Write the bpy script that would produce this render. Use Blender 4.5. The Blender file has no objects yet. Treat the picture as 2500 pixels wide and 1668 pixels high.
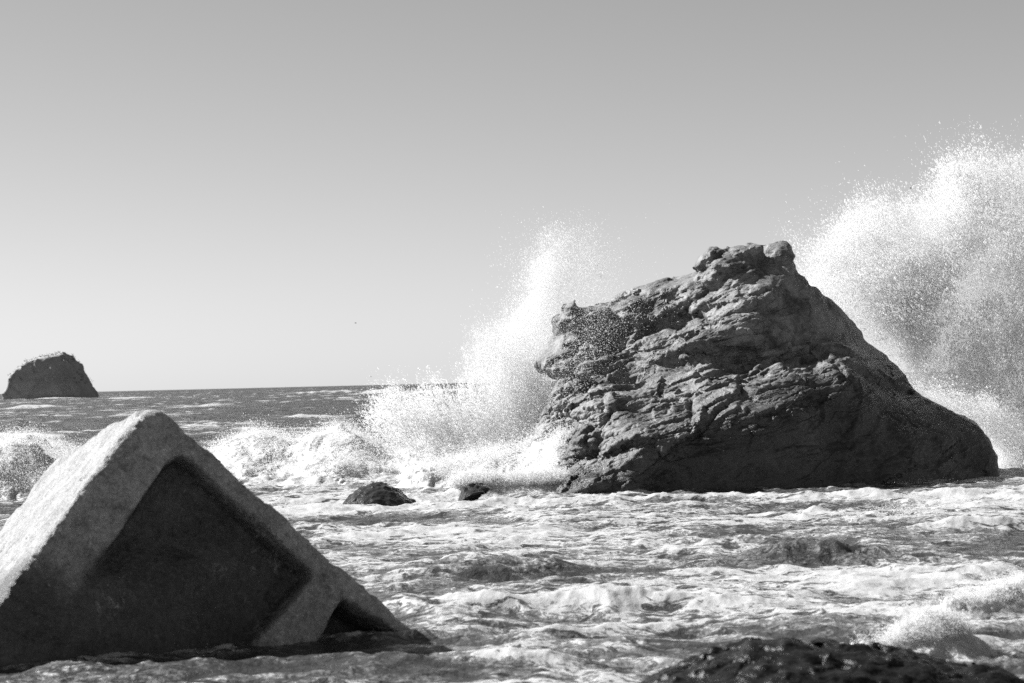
import bpy, math, time
import numpy as np
from mathutils import Matrix, Vector
T0 = time.time()
S = bpy.context.scene
COL = S.collection
R = math.radians

# ------------------------------------------------------------------ camera
F = 70 / 36 * 2500.0            # focal length in photo pixels
CAMH = 2.5
cam_d = bpy.data.cameras.new('camera'); cam = bpy.data.objects.new('camera', cam_d); COL.objects.link(cam)
cam_d.lens = 70; cam_d.sensor_width = 36; cam_d.clip_start = 0.1; cam_d.clip_end = 20000
PITCH, ROLL = R(1.143), R(-1.37)
ROT = Matrix.Rotation(math.pi / 2 + PITCH, 4, 'X') @ Matrix.Rotation(ROLL, 4, 'Z')
cam.matrix_world = Matrix.Translation((0, 0, CAMH)) @ ROT
cam_d.dof.use_dof = True; cam_d.dof.focus_distance = 45.5; cam_d.dof.aperture_fstop = 2.8
S.camera = cam
R3 = np.array(ROT.to_3x3())

# ------------------------------------------------------------------ light
LD = np.array([-1.25, 0.38, 1.0]); LD /= np.linalg.norm(LD)     # towards the sun
EL = math.asin(LD[2]); AZ = math.atan2(LD[0], LD[1])            # azimuth from +Y towards +X
w = bpy.data.worlds.new('World'); S.world = w; w.use_nodes = True
nt = w.node_tree; nt.nodes.clear()
sky = nt.nodes.new('ShaderNodeTexSky'); sky.sky_type = 'NISHITA'; sky.sun_disc = False
sky.sun_elevation = EL; sky.sun_rotation = AZ; sky.altitude = 0
sky.air_density = 1.45; sky.dust_density = 0.1; sky.ozone_density = 1.0
sep = nt.nodes.new('ShaderNodeSeparateColor')                   # black-and-white film: a weighted sum of the sky's colours
def mul(a, k):
    m = nt.nodes.new('ShaderNodeMath'); m.operation = 'MULTIPLY'; nt.links.new(a, m.inputs[0]); m.inputs[1].default_value = k; return m.outputs[0]
def add(a, b):
    m = nt.nodes.new('ShaderNodeMath'); m.operation = 'ADD'; nt.links.new(a, m.inputs[0]); nt.links.new(b, m.inputs[1]); return m.outputs[0]
nt.links.new(sky.outputs[0], sep.inputs[0])
bw = add(add(mul(sep.outputs[0], 0.36), mul(sep.outputs[1], 0.225)), mul(sep.outputs[2], 0.0))
bg = nt.nodes.new('ShaderNodeBackground'); nt.links.new(bw, bg.inputs[0]); bg.inputs[1].default_value = 0.0605
wo = nt.nodes.new('ShaderNodeOutputWorld'); nt.links.new(bg.outputs[0], wo.inputs[0])

sun_d = bpy.data.lights.new('sun', 'SUN'); sun = bpy.data.objects.new('sun', sun_d); COL.objects.link(sun)
sun_d.energy = 5.0; sun_d.angle = R(0.53); sun_d.color = (1, 1, 1)
sun.rotation_euler = Vector(-LD).to_track_quat('-Z', 'Y').to_euler(); sun.location = (-20, 10, 30)

S.view_settings.view_transform = 'Standard'; S.view_settings.look = 'None'
S.view_settings.exposure = 1.45; S.view_settings.gamma = 1.0
S.render.engine = 'CYCLES'
S.cycles.max_bounces = 14; S.cycles.diffuse_bounces = 10; S.cycles.glossy_bounces = 3; S.cycles.transmission_bounces = 10; S.cycles.transparent_max_bounces = 16
S.cycles.use_denoising = False; S.cycles.volume_bounces = 8; S.cycles.sample_clamp_indirect = 0.6; S.cycles.sample_clamp_direct = 0.7; S.cycles.caustics_reflective = False; S.cycles.caustics_refractive = False

# ------------------------------------------------------------------ helpers
def P(px, py, Y):
    """the world point at distance Y ahead of the camera that the photo shows at (px, py)"""
    d = R3 @ np.array([(px - 1250) / F, -(py - 834) / F, -1.0])
    return np.array([0, 0, CAMH]) + d * (Y / d[1])
def W(px, py, z=0.0):
    d = R3 @ np.array([(px - 1250) / F, -(py - 834) / F, -1.0])
    return np.array([0, 0, CAMH]) + d * ((z - CAMH) / d[2])
Q = 2500 / 2350.0
DENS = 1.0                     # how many droplets (for quick tests)

rs = np.random.RandomState(7)
GR = rs.normal(size=(256, 3)); GR /= np.linalg.norm(GR, axis=1)[:, None]; GR = GR.astype(np.float32)
PM = np.concatenate([rs.permutation(256)] * 3).astype(np.int32)
def perlin(p):
    out = np.empty(len(p), np.float32)
    for s in range(0, len(p), 300000):
        q = p[s:s + 300000]
        i = np.floor(q).astype(np.int32); f = (q - i).astype(np.float32); i &= 255
        u = f * f * f * (f * (f * 6 - 15) + 10)
        def g(dx, dy, dz):
            h = PM[PM[PM[i[:, 0] + dx] + i[:, 1] + dy] + i[:, 2] + dz] & 255
            v = GR[h]
            return v[:, 0] * (f[:, 0] - dx) + v[:, 1] * (f[:, 1] - dy) + v[:, 2] * (f[:, 2] - dz)
        x0 = [g(0, a, b) * (1 - u[:, 0]) + g(1, a, b) * u[:, 0] for a in (0, 1) for b in (0, 1)]
        y0 = x0[0] * (1 - u[:, 1]) + x0[2] * u[:, 1]; y1 = x0[1] * (1 - u[:, 1]) + x0[3] * u[:, 1]
        out[s:s + 300000] = (y0 * (1 - u[:, 2]) + y1 * u[:, 2]) * 1.6
    return out
def fbm(p, sc=1.0, oc=4, gain=.5, mode=0, seed=0.0):
    """mode 0 plain, 1 billow (round lumps, sharp creases), 2 ridged (sharp crests)"""
    p = np.asarray(p, np.float32); t = 0; a = 1.0; n = 0; k = sc
    for o in range(oc):
        v = perlin(p * k + np.float32(seed + 17.3 * o + 100))
        if mode == 1: v = np.abs(v) * 2 - .5
        if mode == 2: v = .5 - np.abs(v) * 2
        t = t + a * v; n += a; a *= gain; k *= 2.03
    return t / n
def facets(p, sc=1.0, seed=0, jit=.9):
    """broken-rock facets: each cell is a flat tilted chip; returns (offset, distance to the crack between two cells)"""
    p = np.asarray(p, np.float32) * sc; out = np.empty(len(p), np.float32); edge = np.empty(len(p), np.float32)
    for s in range(0, len(p), 200000):
        q = p[s:s + 200000]; i0 = np.floor(q).astype(np.int32)
        b1 = np.full(len(q), 9e9, np.float32); b2 = b1.copy(); val = np.zeros(len(q), np.float32)
        for dx in (-1, 0, 1):
            for dy in (-1, 0, 1):
                for dz in (-1, 0, 1):
                    i = i0 + np.array([dx, dy, dz], np.int32); j = (i + seed) & 255
                    h = PM[PM[PM[j[:, 0]] + j[:, 1]] + j[:, 2]] & 255
                    c = i + .5 + GR[h] * jit * .55
                    d = q - c; dd = (d * d).sum(1); m = dd < b1
                    b2 = np.where(m, b1, np.minimum(b2, dd)); b1 = np.where(m, dd, b1)
                    g2 = GR[(h * 7 + 31) & 255]
                    v = (d * g2).sum(1) + .35 * GR[(h + 91) & 255][:, 0]
                    val = np.where(m, v, val)
        out[s:s + 200000] = val; edge[s:s + 200000] = np.sqrt(b2) - np.sqrt(b1)
    return out, edge
def sstep(a, b, x):
    t = np.clip((x - a) / (b - a), 0, 1); return t * t * (3 - 2 * t)

def surface_nets(f, org, h):
    """f: scalar grid (negative inside) -> verts, quads"""
    inside = f < 0
    nx, ny, nz = f.shape
    c = [inside[a:nx - 1 + a, b:ny - 1 + b, d:nz - 1 + d] for a in (0, 1) for b in (0, 1) for d in (0, 1)]
    cnt = sum(x.astype(np.int8) for x in c)
    mixed = (cnt > 0) & (cnt < 8)
    ids = -np.ones(mixed.shape, np.int64); I = np.argwhere(mixed); ids[mixed] = np.arange(len(I))
    acc = np.zeros((len(I), 3)); n = np.zeros(len(I))
    offs = [(a, b, d) for a in (0, 1) for b in (0, 1) for d in (0, 1)]
    val = {o: f[I[:, 0] + o[0], I[:, 1] + o[1], I[:, 2] + o[2]] for o in offs}
    for o in offs:
        for ax in range(3):
            if o[ax]: continue
            o2 = list(o); o2[ax] = 1; o2 = tuple(o2)
            a, b = val[o], val[o2]; m = (a < 0) != (b < 0)
            t = np.where(m, a / np.where(m, a - b, 1), 0)
            pt = np.tile(np.array(o, float), (len(I), 1)); pt[:, ax] = t
            acc += pt * m[:, None]; n += m
    v = (I + acc / n[:, None]) * h + np.array(org)
    quads = []
    for ax in range(3):
        sl0 = [slice(None)] * 3; sl1 = [slice(None)] * 3
        sl0[ax] = slice(0, -1); sl1[ax] = slice(1, None)
        a, b = inside[tuple(sl0)], inside[tuple(sl1)]
        E = np.argwhere(a != b)
        u, w_ = [(1, 2), (2, 0), (0, 1)][ax]
        ok = (E[:, u] > 0) & (E[:, w_] > 0) & (E[:, u] < f.shape[u] - 1) & (E[:, w_] < f.shape[w_] - 1)
        E = E[ok]
        def cell(du, dw):
            e = E.copy(); e[:, u] -= du; e[:, w_] -= dw; return ids[e[:, 0], e[:, 1], e[:, 2]]
        q = np.stack([cell(1, 1), cell(0, 1), cell(0, 0), cell(1, 0)], 1)
        flip = ~a[E[:, 0], E[:, 1], E[:, 2]]
        q[flip] = q[flip][:, ::-1]
        quads.append(q)
    q = np.concatenate(quads)
    return v, q[(q >= 0).all(1)]
def subdiv(v, q):
    """plain (linear) split of each quad in four"""
    e = np.concatenate([q[:, [i, (i + 1) % 4]] for i in range(4)]); es = np.sort(e, 1)
    key = es[:, 0] * (len(v) + 1) + es[:, 1]
    uk, inv = np.unique(key, return_inverse=True)
    first = np.zeros(len(uk), np.int64); first[inv] = np.arange(len(key))
    mid = (v[es[first, 0]] + v[es[first, 1]]) / 2
    cen = v[q].mean(1); n = len(q)
    m = [len(v) + inv[i * n:(i + 1) * n] for i in range(4)]; cc = len(v) + len(uk) + np.arange(n)
    nq = np.concatenate([np.stack([q[:, i], m[i], cc, m[(i + 3) % 4]], 1) for i in range(4)])
    return np.concatenate([v, mid, cen]), nq
def vnormals(v, q):
    n = np.cross(v[q[:, 2]] - v[q[:, 0]], v[q[:, 3]] - v[q[:, 1]])
    out = np.zeros_like(v)
    for i in range(4):
        for k in range(3): out[:, k] += np.bincount(q[:, i], n[:, k], len(v))
    return out / (np.linalg.norm(out, axis=1)[:, None] + 1e-12)
def smooth_mesh(v, q, it=1, k=.5):
    for _ in range(it):
        s = np.zeros_like(v); c = np.zeros(len(v))
        for i in range(4):
            for j in (1, 3):
                for a in range(3): s[:, a] += np.bincount(q[:, i], v[q[:, (i + j) % 4], a], len(v))
                c += np.bincount(q[:, i], minlength=len(v))
        v = v * (1 - k) + k * s / np.maximum(c, 1)[:, None]
    return v
def mesh_obj(name, v, faces, mat, parent=None, attrs=None, smooth=True):
    faces = np.asarray(faces, np.int32); k = faces.shape[1]
    m = bpy.data.meshes.new(name)
    m.vertices.add(len(v)); m.vertices.foreach_set('co', np.asarray(v, np.float32).ravel())
    m.loops.add(faces.size); m.loops.foreach_set('vertex_index', faces.ravel())
    m.polygons.add(len(faces)); m.polygons.foreach_set('loop_start', np.arange(0, faces.size, k, dtype=np.int32))
    m.polygons.foreach_set('loop_total', np.full(len(faces), k, np.int32))
    m.update(calc_edges=True)
    m.polygons.foreach_set('use_smooth', np.full(len(faces), smooth))
    for n_, a in (attrs or {}).items():
        at = m.attributes.new(n_, 'FLOAT', 'POINT'); at.data.foreach_set('value', np.asarray(a, np.float32))
    m.materials.append(mat)
    o = bpy.data.objects.new(name, m); COL.objects.link(o)
    if parent: o.parent = parent
    return o
def tag(o, label, cat=None, group=None, kind=None):
    if label: o['label'] = label
    if cat: o['category'] = cat
    if group: o['group'] = group
    if kind: o['kind'] = kind
    return o
def grid(x0, x1, y0, y1, z0, z1, h):
    ax = [np.arange(a, b + h, h, dtype=np.float32) for a, b in ((x0, x1), (y0, y1), (z0, z1))]
    X, Y, Z = np.meshgrid(*ax, indexing='ij'); return X, Y, Z
def poly_sd(x, z, poly):
    """signed distance to a polygon in the x-z plane, negative inside"""
    d = np.full(x.shape, 1e9, np.float32); ins = np.zeros(x.shape, bool); n = len(poly)
    for i in range(n):
        a = poly[i]; b = poly[(i + 1) % n]; e = b - a
        wx, wz = x - a[0], z - a[1]
        t = np.clip((wx * e[0] + wz * e[1]) / (e @ e), 0, 1)
        d = np.minimum(d, (wx - e[0] * t) ** 2 + (wz - e[1] * t) ** 2)
        if abs(e[1]) > 1e-9:
            ins ^= ((a[1] > z) != (b[1] > z)) & (x < e[0] * (z - a[1]) / e[1] + a[0])
    d = np.sqrt(d); return np.where(ins, -d, d)
def tps(pts, vals, lam=0.02):
    pts = np.array(pts, float); n = len(pts)
    def U(r2): return .5 * r2 * np.log(r2 + 1e-9)
    r2 = ((pts[:, None] - pts[None]) ** 2).sum(2)
    A = np.zeros((n + 3, n + 3)); A[:n, :n] = U(r2) + lam * np.eye(n); A[:n, n] = 1; A[:n, n + 1:] = pts
    A[n:, :n] = A[:n, n:].T
    c = np.linalg.solve(A, np.concatenate([vals, [0, 0, 0]]))
    def ev(x, z):
        o = c[n] + c[n + 1] * x + c[n + 2] * z
        for i in range(n): o = o + c[i] * U((x - pts[i, 0]) ** 2 + (z - pts[i, 1]) ** 2)
        return o
    return ev
def smax(a, b, k):
    h = np.clip(.5 + .5 * (a - b) / k, 0, 1); return b * (1 - h) + a * h + k * h * (1 - h)
def smin(a, b, k): return -smax(-a, -b, k)

# ------------------------------------------------------------------ materials (all grey: the place as black-and-white film saw it)
class N:
    def __init__(s, name):
        s.m = bpy.data.materials.new(name); s.m.use_nodes = True; s.t = s.m.node_tree; s.t.nodes.clear()
        s.out = s.t.nodes.new('ShaderNodeOutputMaterial')
    def n(s, kind, ins=None, **kw):
        x = s.t.nodes.new('ShaderNode' + kind)
        for k, v in kw.items(): setattr(x, k, v)
        for k, v in (ins or {}).items():
            if isinstance(v, bpy.types.NodeSocket): s.t.links.new(v, x.inputs[k])
            else: x.inputs[k].default_value = v
        return x
    def pos(s): return s.n('NewGeometry').outputs['Position']
    def scale(s, v, sc):
        return s.n('Mapping', {'Vector': v, 'Scale': sc}).outputs[0]
    def noise(s, v, scale, detail=6, rough=.6, dist=0, ntype='FBM'):
        return s.n('TexNoise', {'Vector': v, 'Scale': scale, 'Detail': detail, 'Roughness': rough, 'Distortion': dist}, noise_type=ntype).outputs[0]
    def ramp(s, f, lo, hi, a=0., b=1., smooth=True):
        x = s.n('MapRange', {'Value': f, 'From Min': lo, 'From Max': hi, 'To Min': a, 'To Max': b}, interpolation_type='SMOOTHSTEP' if smooth else 'LINEAR')
        return x.outputs[0]
    def math(s, op, a, b=0., c=0.):
        return s.n('Math', {0: a, 1: b, 2: c}, operation=op).outputs[0]
    def bump(s, h, dist, strength=1., normal=None):
        d = {'Height': h, 'Distance': dist, 'Strength': strength}
        if normal is not None: d['Normal'] = normal
        return s.n('Bump', d).outputs[0]
    def surf(s, x): s.t.links.new(x, s.out.inputs[0]); return s.m

def rock_mat(name, lo=.06, hi=.17, wet_z=1.0, spots=0.0, sc=1.0, rough=.75, bump=.02, wet_shade_k=.45, shade_slope=0., spec=.1):
    g = N(name); p = g.pos()
    a = g.noise(p, 1.3 * sc, 8, .65, .6); b = g.noise(p, 9 * sc, 8, .7); c = g.noise(p, 45 * sc, 4, .7)
    t = g.math('ADD', g.math('MULTIPLY', a, .55), g.math('ADD', g.math('MULTIPLY', b, .3), g.math('MULTIPLY', c, .15)))
    if name == 'weathered_block': t = g.math('ADD', g.math('MULTIPLY', a, .3), g.math('ADD', g.math('MULTIPLY', b, .35), g.math('MULTIPLY', g.noise(p, 22 * sc, 5, .8), .35)))
    col = g.ramp(t, .38, .62, lo, hi)
    if name == 'weathered_block':
        col = g.ramp(t, .40, .60, lo, hi, smooth=False)
        dr = g.ramp(g.noise(g.scale(p, (5, 5, 1.1)), 2.2, 8, .7, .6), .60, .72)
        col = g.math('ADD', col, g.math('MULTIPLY', dr, .12))
    if spots:
        sp = g.ramp(g.noise(p, 4.5 * sc, 9, .75, 1.2), .57, .68)
        col = g.math('ADD', col, g.math('MULTIPLY', sp, spots))
    z = g.n('SeparateXYZ', {0: p}).outputs[2]
    if shade_slope: z = g.math('SUBTRACT', z, g.math('MULTIPLY', g.n('SeparateXYZ', {0: p}).outputs[0], shade_slope))  # tilted so the darkening also covers the big rock's shaded front
    zz = g.math('ADD', z, g.math('MULTIPLY', a, .8))
    wet = g.ramp(zz, wet_z - .3, wet_z + .9, 1., 0.)
    col = g.math('MULTIPLY', col, g.math('SUBTRACT', 1., g.math('MULTIPLY', wet, wet_shade_k)))  # wetness near the waterline, plus shade painted into the big rock's front
    rg = g.math('SUBTRACT', rough, g.math('MULTIPLY', wet, .28))
    h = g.math('ADD', g.math('MULTIPLY', b, 1.), g.math('MULTIPLY', c, .35))
    nb = g.bump(h, bump, .9)
    if name == 'weathered_block':       # the recessed panel and the lower left of the face are darker
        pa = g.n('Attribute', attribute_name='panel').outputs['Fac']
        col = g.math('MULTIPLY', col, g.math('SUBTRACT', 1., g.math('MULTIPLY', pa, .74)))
        vn = g.math('ABSOLUTE', g.math('SUBTRACT', g.noise(p, 1.3, 7, .65, 1.4), .5))
        pt = g.ramp(g.noise(p, 2.4, 5, .6, .5), .52, .66)
        col = g.math('ADD', col, g.math('MULTIPLY', g.math('MULTIPLY', g.ramp(vn, .012, .0), pt), .16))   # pale scratches and lime runs
        pk = g.ramp(g.noise(p, 16, 3, .5), .64, .70)
        col = g.math('ADD', col, g.math('MULTIPLY', g.math('MULTIPLY', pk, pt), .12))
    cc = g.n('CombineColor', {0: col, 1: col, 2: col}).outputs[0]
    bs = g.n('BsdfPrincipled', {'Base Color': cc, 'Roughness': rg, 'Normal': nb, 'Specular IOR Level': g.math('ADD', .22, g.math('MULTIPLY', wet, spec))})
    return g.surf(bs.outputs[0])

def foam_shader(g, nrm=None, col=.82):
    d = {'Base Color': (col, col, col, 1), 'Roughness': .45, 'Specular IOR Level': .35, 'Subsurface Weight': .5, 'Subsurface Scale': .15}
    if nrm is not None: d['Normal'] = nrm
    b = g.n('BsdfPrincipled', d); b.inputs['Subsurface Radius'].default_value = (1, 1, 1)
    return b.outputs[0]

def water_mat():
    g = N('sea_water'); p = g.pos()
    am = g.n('Attribute', attribute_name='foam').outputs['Fac']
    far = g.n('Attribute', attribute_name='farness').outputs['Fac']
    # lacy foam pattern: warped noise, isotropic on the water
    wv = g.n('TexNoise', {'Vector': p, 'Scale': .9, 'Detail': 3.}, noise_dimensions='3D').outputs[1]
    off = g.n('VectorMath', {0: wv, 1: (-.5, -.5, -.5)}, operation='ADD').outputs[0]
    off = g.n('VectorMath', {0: off, 'Scale': 1.6}, operation='SCALE').outputs[0]
    pw = g.n('VectorMath', {0: p, 1: off}, operation='ADD').outputs[0]
    pw = g.scale(pw, (.42, .85, .0))
    n1 = g.noise(pw, .55, 9, .62, .4)
    n2 = g.noise(pw, 3.6, 8, .68, .7)
    n5 = g.noise(g.scale(p, (.8, 1.2, 0)), 11., 6, .65, 1.0)
    rid = g.math('SUBTRACT', 1., g.math('MULTIPLY', g.math('ABSOLUTE', g.math('SUBTRACT', n2, .5)), 9.))
    rid = g.math('MAXIMUM', rid, 0.)
    t = g.math('ADD', g.math('ADD', g.math('MULTIPLY', n1, .62), g.math('MULTIPLY', n2, .75)), g.math('ADD', g.math('MULTIPLY', rid, .2), g.math('MULTIPLY', n5, .6)))
    th = g.math('SUBTRACT', t, g.math('SUBTRACT', 1.54, g.math('MULTIPLY', am, .95)))
    fm = g.ramp(th, -.005, .025)
    edge = g.ramp(th, -.2, .02)            # thin milky veil round the foam
    n3 = g.noise(g.scale(p, (1, .8, 1)), 7., 6, .6, .3)
    n4 = g.noise(g.scale(p, (1, .8, 1)), 24., 5, .65)
    nf = g.noise(g.scale(p, (.35, 1, 1)), .9, 8, .6, .5)
    hw = g.math('ADD', g.math('MULTIPLY', n3, .05), g.math('MULTIPLY', n4, .012))
    hw = g.math('ADD', g.math('MULTIPLY', hw, g.math('SUBTRACT', 1., far)), g.math('MULTIPLY', g.math('MULTIPLY', nf, far), 1.5))
    hw2 = g.math('ADD', hw, g.math('MULTIPLY', fm, .02))
    nb = g.bump(hw2, 1., 1.)
    base = g.ramp(edge, 0, 1, .04, .15)
    cc = g.n('CombineColor', {0: base, 1: base, 2: base}).outputs[0]
    wat = g.n('BsdfPrincipled', {'Base Color': cc, 'Roughness': g.math('ADD', .11, g.math('MULTIPLY', far, .30)), 'IOR': 1.33, 'Normal': nb}).outputs[0]
    fh = g.math('ADD', g.noise(p, 14, 8, .7), g.math('MULTIPLY', g.noise(p, 60, 4, .6), .3))
    fb = g.bump(g.math('ADD', g.math('MULTIPLY', hw, .3), g.math('MULTIPLY', fh, .012)), 1., .8)
    mx = g.n('MixShader', {0: fm, 1: wat, 2: foam_shader(g, fb, .34)})
    return g.surf(mx.outputs[0])

def froth_mat():
    g = N('white_froth'); p = g.pos()
    fh = g.math('ADD', g.noise(p, 7, 9, .7, .3), g.math('MULTIPLY', g.noise(p, 40, 4, .7), .25))
    nb = g.bump(fh, .035, .9)
    a = foam_shader(g, nb, .36)
    # thin, watery places between the froth
    thin = g.ramp(g.noise(g.scale(p, (1, 1, 1.6)), 2.1, 9, .7, .8), .56, .66)
    wat = g.n('BsdfPrincipled', {'Base Color': (.2, .2, .2, 1), 'Roughness': .15, 'IOR': 1.33, 'Normal': nb}).outputs[0]
    mx = g.n('MixShader', {0: g.math('MULTIPLY', thin, .6), 1: a, 2: wat})
    return g.surf(mx.outputs[0])

def drop_mat(name='spray_drops', tr=.55, col=.79):
    g = N(name)
    a = g.n('BsdfDiffuse', {'Color': (col, col, col, 1)}).outputs[0]
    b = g.n('BsdfTranslucent', {'Color': (col, col, col, 1)}).outputs[0]
    m = g.n('MixShader', {0: tr, 1: a, 2: b}).outputs[0]
    gl = g.n('BsdfGlossy', {'Color': (1, 1, 1, 1), 'Roughness': .2}).outputs[0]
    m = g.n('MixShader', {0: .05, 1: m, 2: gl}).outputs[0]
    return g.surf(g.n('MixShader', {0: .55, 1: m, 2: g.n('BsdfTransparent').outputs[0]}).outputs[0])

M_water = water_mat(); M_froth = froth_mat(); M_drop = drop_mat()
M_rock = rock_mat('sea_rock', .045, .21, .2, wet_shade_k=.72, rough=.5, bump=.03, shade_slope=.35)
M_block = rock_mat('weathered_block', .09, .33, -.3, spots=.2, sc=1.8, rough=.4, bump=.022, wet_shade_k=.7)
M_wet = rock_mat('wet_black_rock', .006, .022, 3.0, sc=1.0, rough=.6, bump=.012, spec=-.05)
M_slick = rock_mat('slick_rock', .02, .055, 3.0, sc=2.0, rough=.42, bump=.012, spec=.15)
M_far = rock_mat('far_stack_rock', .2, .3, -50, sc=.06, rough=.9, bump=.3)
M_scrub = rock_mat('cliff_scrub', .03, .05, -50, sc=.5, rough=.9)
M_bird = rock_mat('bird_feathers', .05, .07, -50)

# ------------------------------------------------------------------ the big rock
YR = 43.7
ctrl = [  # photo x, y (2350-wide), depth behind YR
 (1285,1134,0),(1340,1100,0.0),(1430,1045,0.0),(1480,1015,.05),(1560,1008,.15),(1640,978,.4),(1665,925,.75),(1760,915,.9),(1850,895,1.3),(1905,835,2.3),
 (1262,1112,1.3),(1290,1065,1.7),(1320,1010,1.9),(1311,920,2.5),(1400,1000,.95),(1410,962,1.45),(1410,930,1.45),(1500,955,1.15),(1345,1060,.85),(1480,950,1.35),(1560,950,1.0),(1600,900,1.7),(1480,900,2.2),
 (1500,1130,.0),(1700,1130,.1),(1900,1130,.5),(2100,1120,1.3),(2280,1095,2.8),(2287,1050,3.1),(1600,1080,.1),
 (1700,1040,.3),(1900,1000,1.0),(2100,1000,1.9),(2240,1000,3.2),(2000,910,2.3),(2100,930,3.0),(1900,930,1.25),
 (1330,895,3.3),(1400,880,3.2),(1553,837,3.25),(1700,838,3.2),(1863,822,3.35),(1500,815,3.5),(1750,800,2.9),(1850,790,3.25),(1998,850,3.2),(2080,890,3.8),
 (1400,810,4.6),(1480,760,4.8),(1450,850,4.0),(1600,800,3.0),(1560,730,4.7),(1620,690,4.5),(1700,770,2.85),(1720,710,3.5),(1790,760,3.5),(1900,760,4.0),(1990,800,4.8),
 (1680,650,4.2),(1790,640,4.2),(1860,700,4.2),(1950,760,4.8),(1600,640,5.0),(1340,860,4.2),(1750,690,3.7)]
pts = []; vals = []
for qx, qy, d in ctrl:
    w_ = P(qx * Q, qy * Q, YR + d); pts.append((w_[0], w_[2])); vals.append(YR + d)
Dfun = tps(pts, np.array(vals), .01)
out = [(1278,1180,.2),(1276,1112,.9),(1297,1067,1.3),(1326,1016,1.7),(1332,975,1.9),(1310,925,2.4),(1318,905,2.8),(1345,885,3.2),(1335,850,3.8),(1345,815,4.4),
 (1400,790,4.6),(1460,740,4.9),(1510,690,5),(1600,640,5.2),(1640,618,5.0),(1820,622,5.2),(1850,645,5.2),(1900,680,5.2),(1955,715,5.2),(1998,755,5.2),(2000,775,5.2),
 (2045,808,5),(2072,850,4.8),(2085,885,4.5),(2150,935,4.2),(2215,963,4),(2252,980,3.8),(2275,1010,3.6),(2287,1050,3.4),(2288,1100,3.2),(2290,1200,3.2)]
opoly = np.array([P(a * Q, b * Q, YR + c)[[0, 2]] for a, b, c in out], np.float32)
lobe = [(1340,900,6),(1275,878,6),(1240,850,6),(1236,835,6),(1280,770,6),(1268,740,6),(1290,700,6),(1300,692,6),(1318,686,6),(1332,699,6),(1390,690,6),(1450,672,6),(1500,652,6),(1560,630,6),(1610,616,6),(1680,640,6),(1680,800,6)]
lpoly = np.array([P(a * Q, b * Q, YR + c)[[0, 2]] for a, b, c in lobe], np.float32)
foot = [(1205,1200,6),(1215,1010,6),(1238,950,6),(1262,905,6),(1290,880,6),(1330,862,6),(1420,900,6),(1420,1200,6)]
fpoly = np.array([P(a * Q, b * Q, YR + c)[[0, 2]] for a, b, c in foot], np.float32)
def big_rock_f(X, Y, Z):
    dx, dz = X[:, 0, :], Z[:, 0, :]
    D = Dfun(dx, dz).astype(np.float32)
    D = np.clip(D, YR - .4, YR + 6)
    ds = poly_sd(dx, dz, opoly)
    D3 = D[:, None, :]; ds3 = ds[:, None, :]
    f = smax(D3 - Y, ds3 + .10 * np.maximum(Y - (YR + 4.5), 0) ** 1.3, .25)
    jl = [(1325,893),(1400,878),(1553,836),(1700,836),(1863,818),(1925,840),(2010,880),(2100,905)]
    jl = [P(a * Q, b * Q, YR + 3.2)[[0, 2]] for a, b in jl]; dj = np.full(dx.shape, 9., np.float32)
    for a, b in zip(jl[:-1], jl[1:]):
        e = b - a; t = np.clip(((dx - a[0]) * e[0] + (dz - a[1]) * e[1]) / (e @ e), 0, 1)
        dj = np.minimum(dj, np.hypot(dx - a[0] - e[0] * t, dz - a[1] - e[1] * t))
    f = f + (.22 * np.exp(-(dj / .13) ** 2))[:, None, :]      # the crack between ledge and upper mass
    f = smax(f, Y - (YR + 8.0), .5)
    # shoulder behind on the left (beak) and its foot
    dl = poly_sd(dx, dz, lpoly)[:, None, :]
    fl = smax(dl + .16 * np.abs(Y - (YR + 6.0)) ** 2, np.abs(Y - (YR + 6.2)) - 1.5, .5)
    # a dished hollow between beak and ridge
    f = smin(f, fl, .12)
    dft = poly_sd(dx, dz, fpoly)[:, None, :]
    ff = smax(dft + .1 * np.abs(Y - (YR + 5.6)) ** 2, np.abs(Y - (YR + 6.0)) - 1.8, .4)
    f = smin(f, ff, .15)
    for qx, qy, dd, rx, ry, rz, tilt in [(1672,622,4.9,.86,.75,.50,.42),(1635,606,4.95,.42,.5,.34,.3),(1690,596,4.9,.5,.55,.34,.1),(1708,655,4.6,.72,.6,.50,.3),(1728,600,5.2,.42,.45,.40,0),(1724,578,5.3,.24,.3,.18,0),(1786,594,5.0,.46,.5,.40,0),(1800,572,5.05,.24,.38,.22,0),(1795,622,4.95,.38,.5,.42,0),(1758,640,4.9,.6,.6,.5,0),(1740,690,4.4,.75,.7,.5,0)]:
        c = P(qx * Q, qy * Q, YR + dd); ct, st = math.cos(tilt), math.sin(tilt)
        ax, az = X - c[0], Z - c[2]; bx = ax * ct + az * st; bz = -ax * st + az * ct
        r = np.sqrt((bx / rx) ** 2 + ((Y - c[1]) / ry) ** 2 + (bz / rz) ** 2)
        f = smin(f, (r - 1) * min(rx, rz), .035)
    return f

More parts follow.
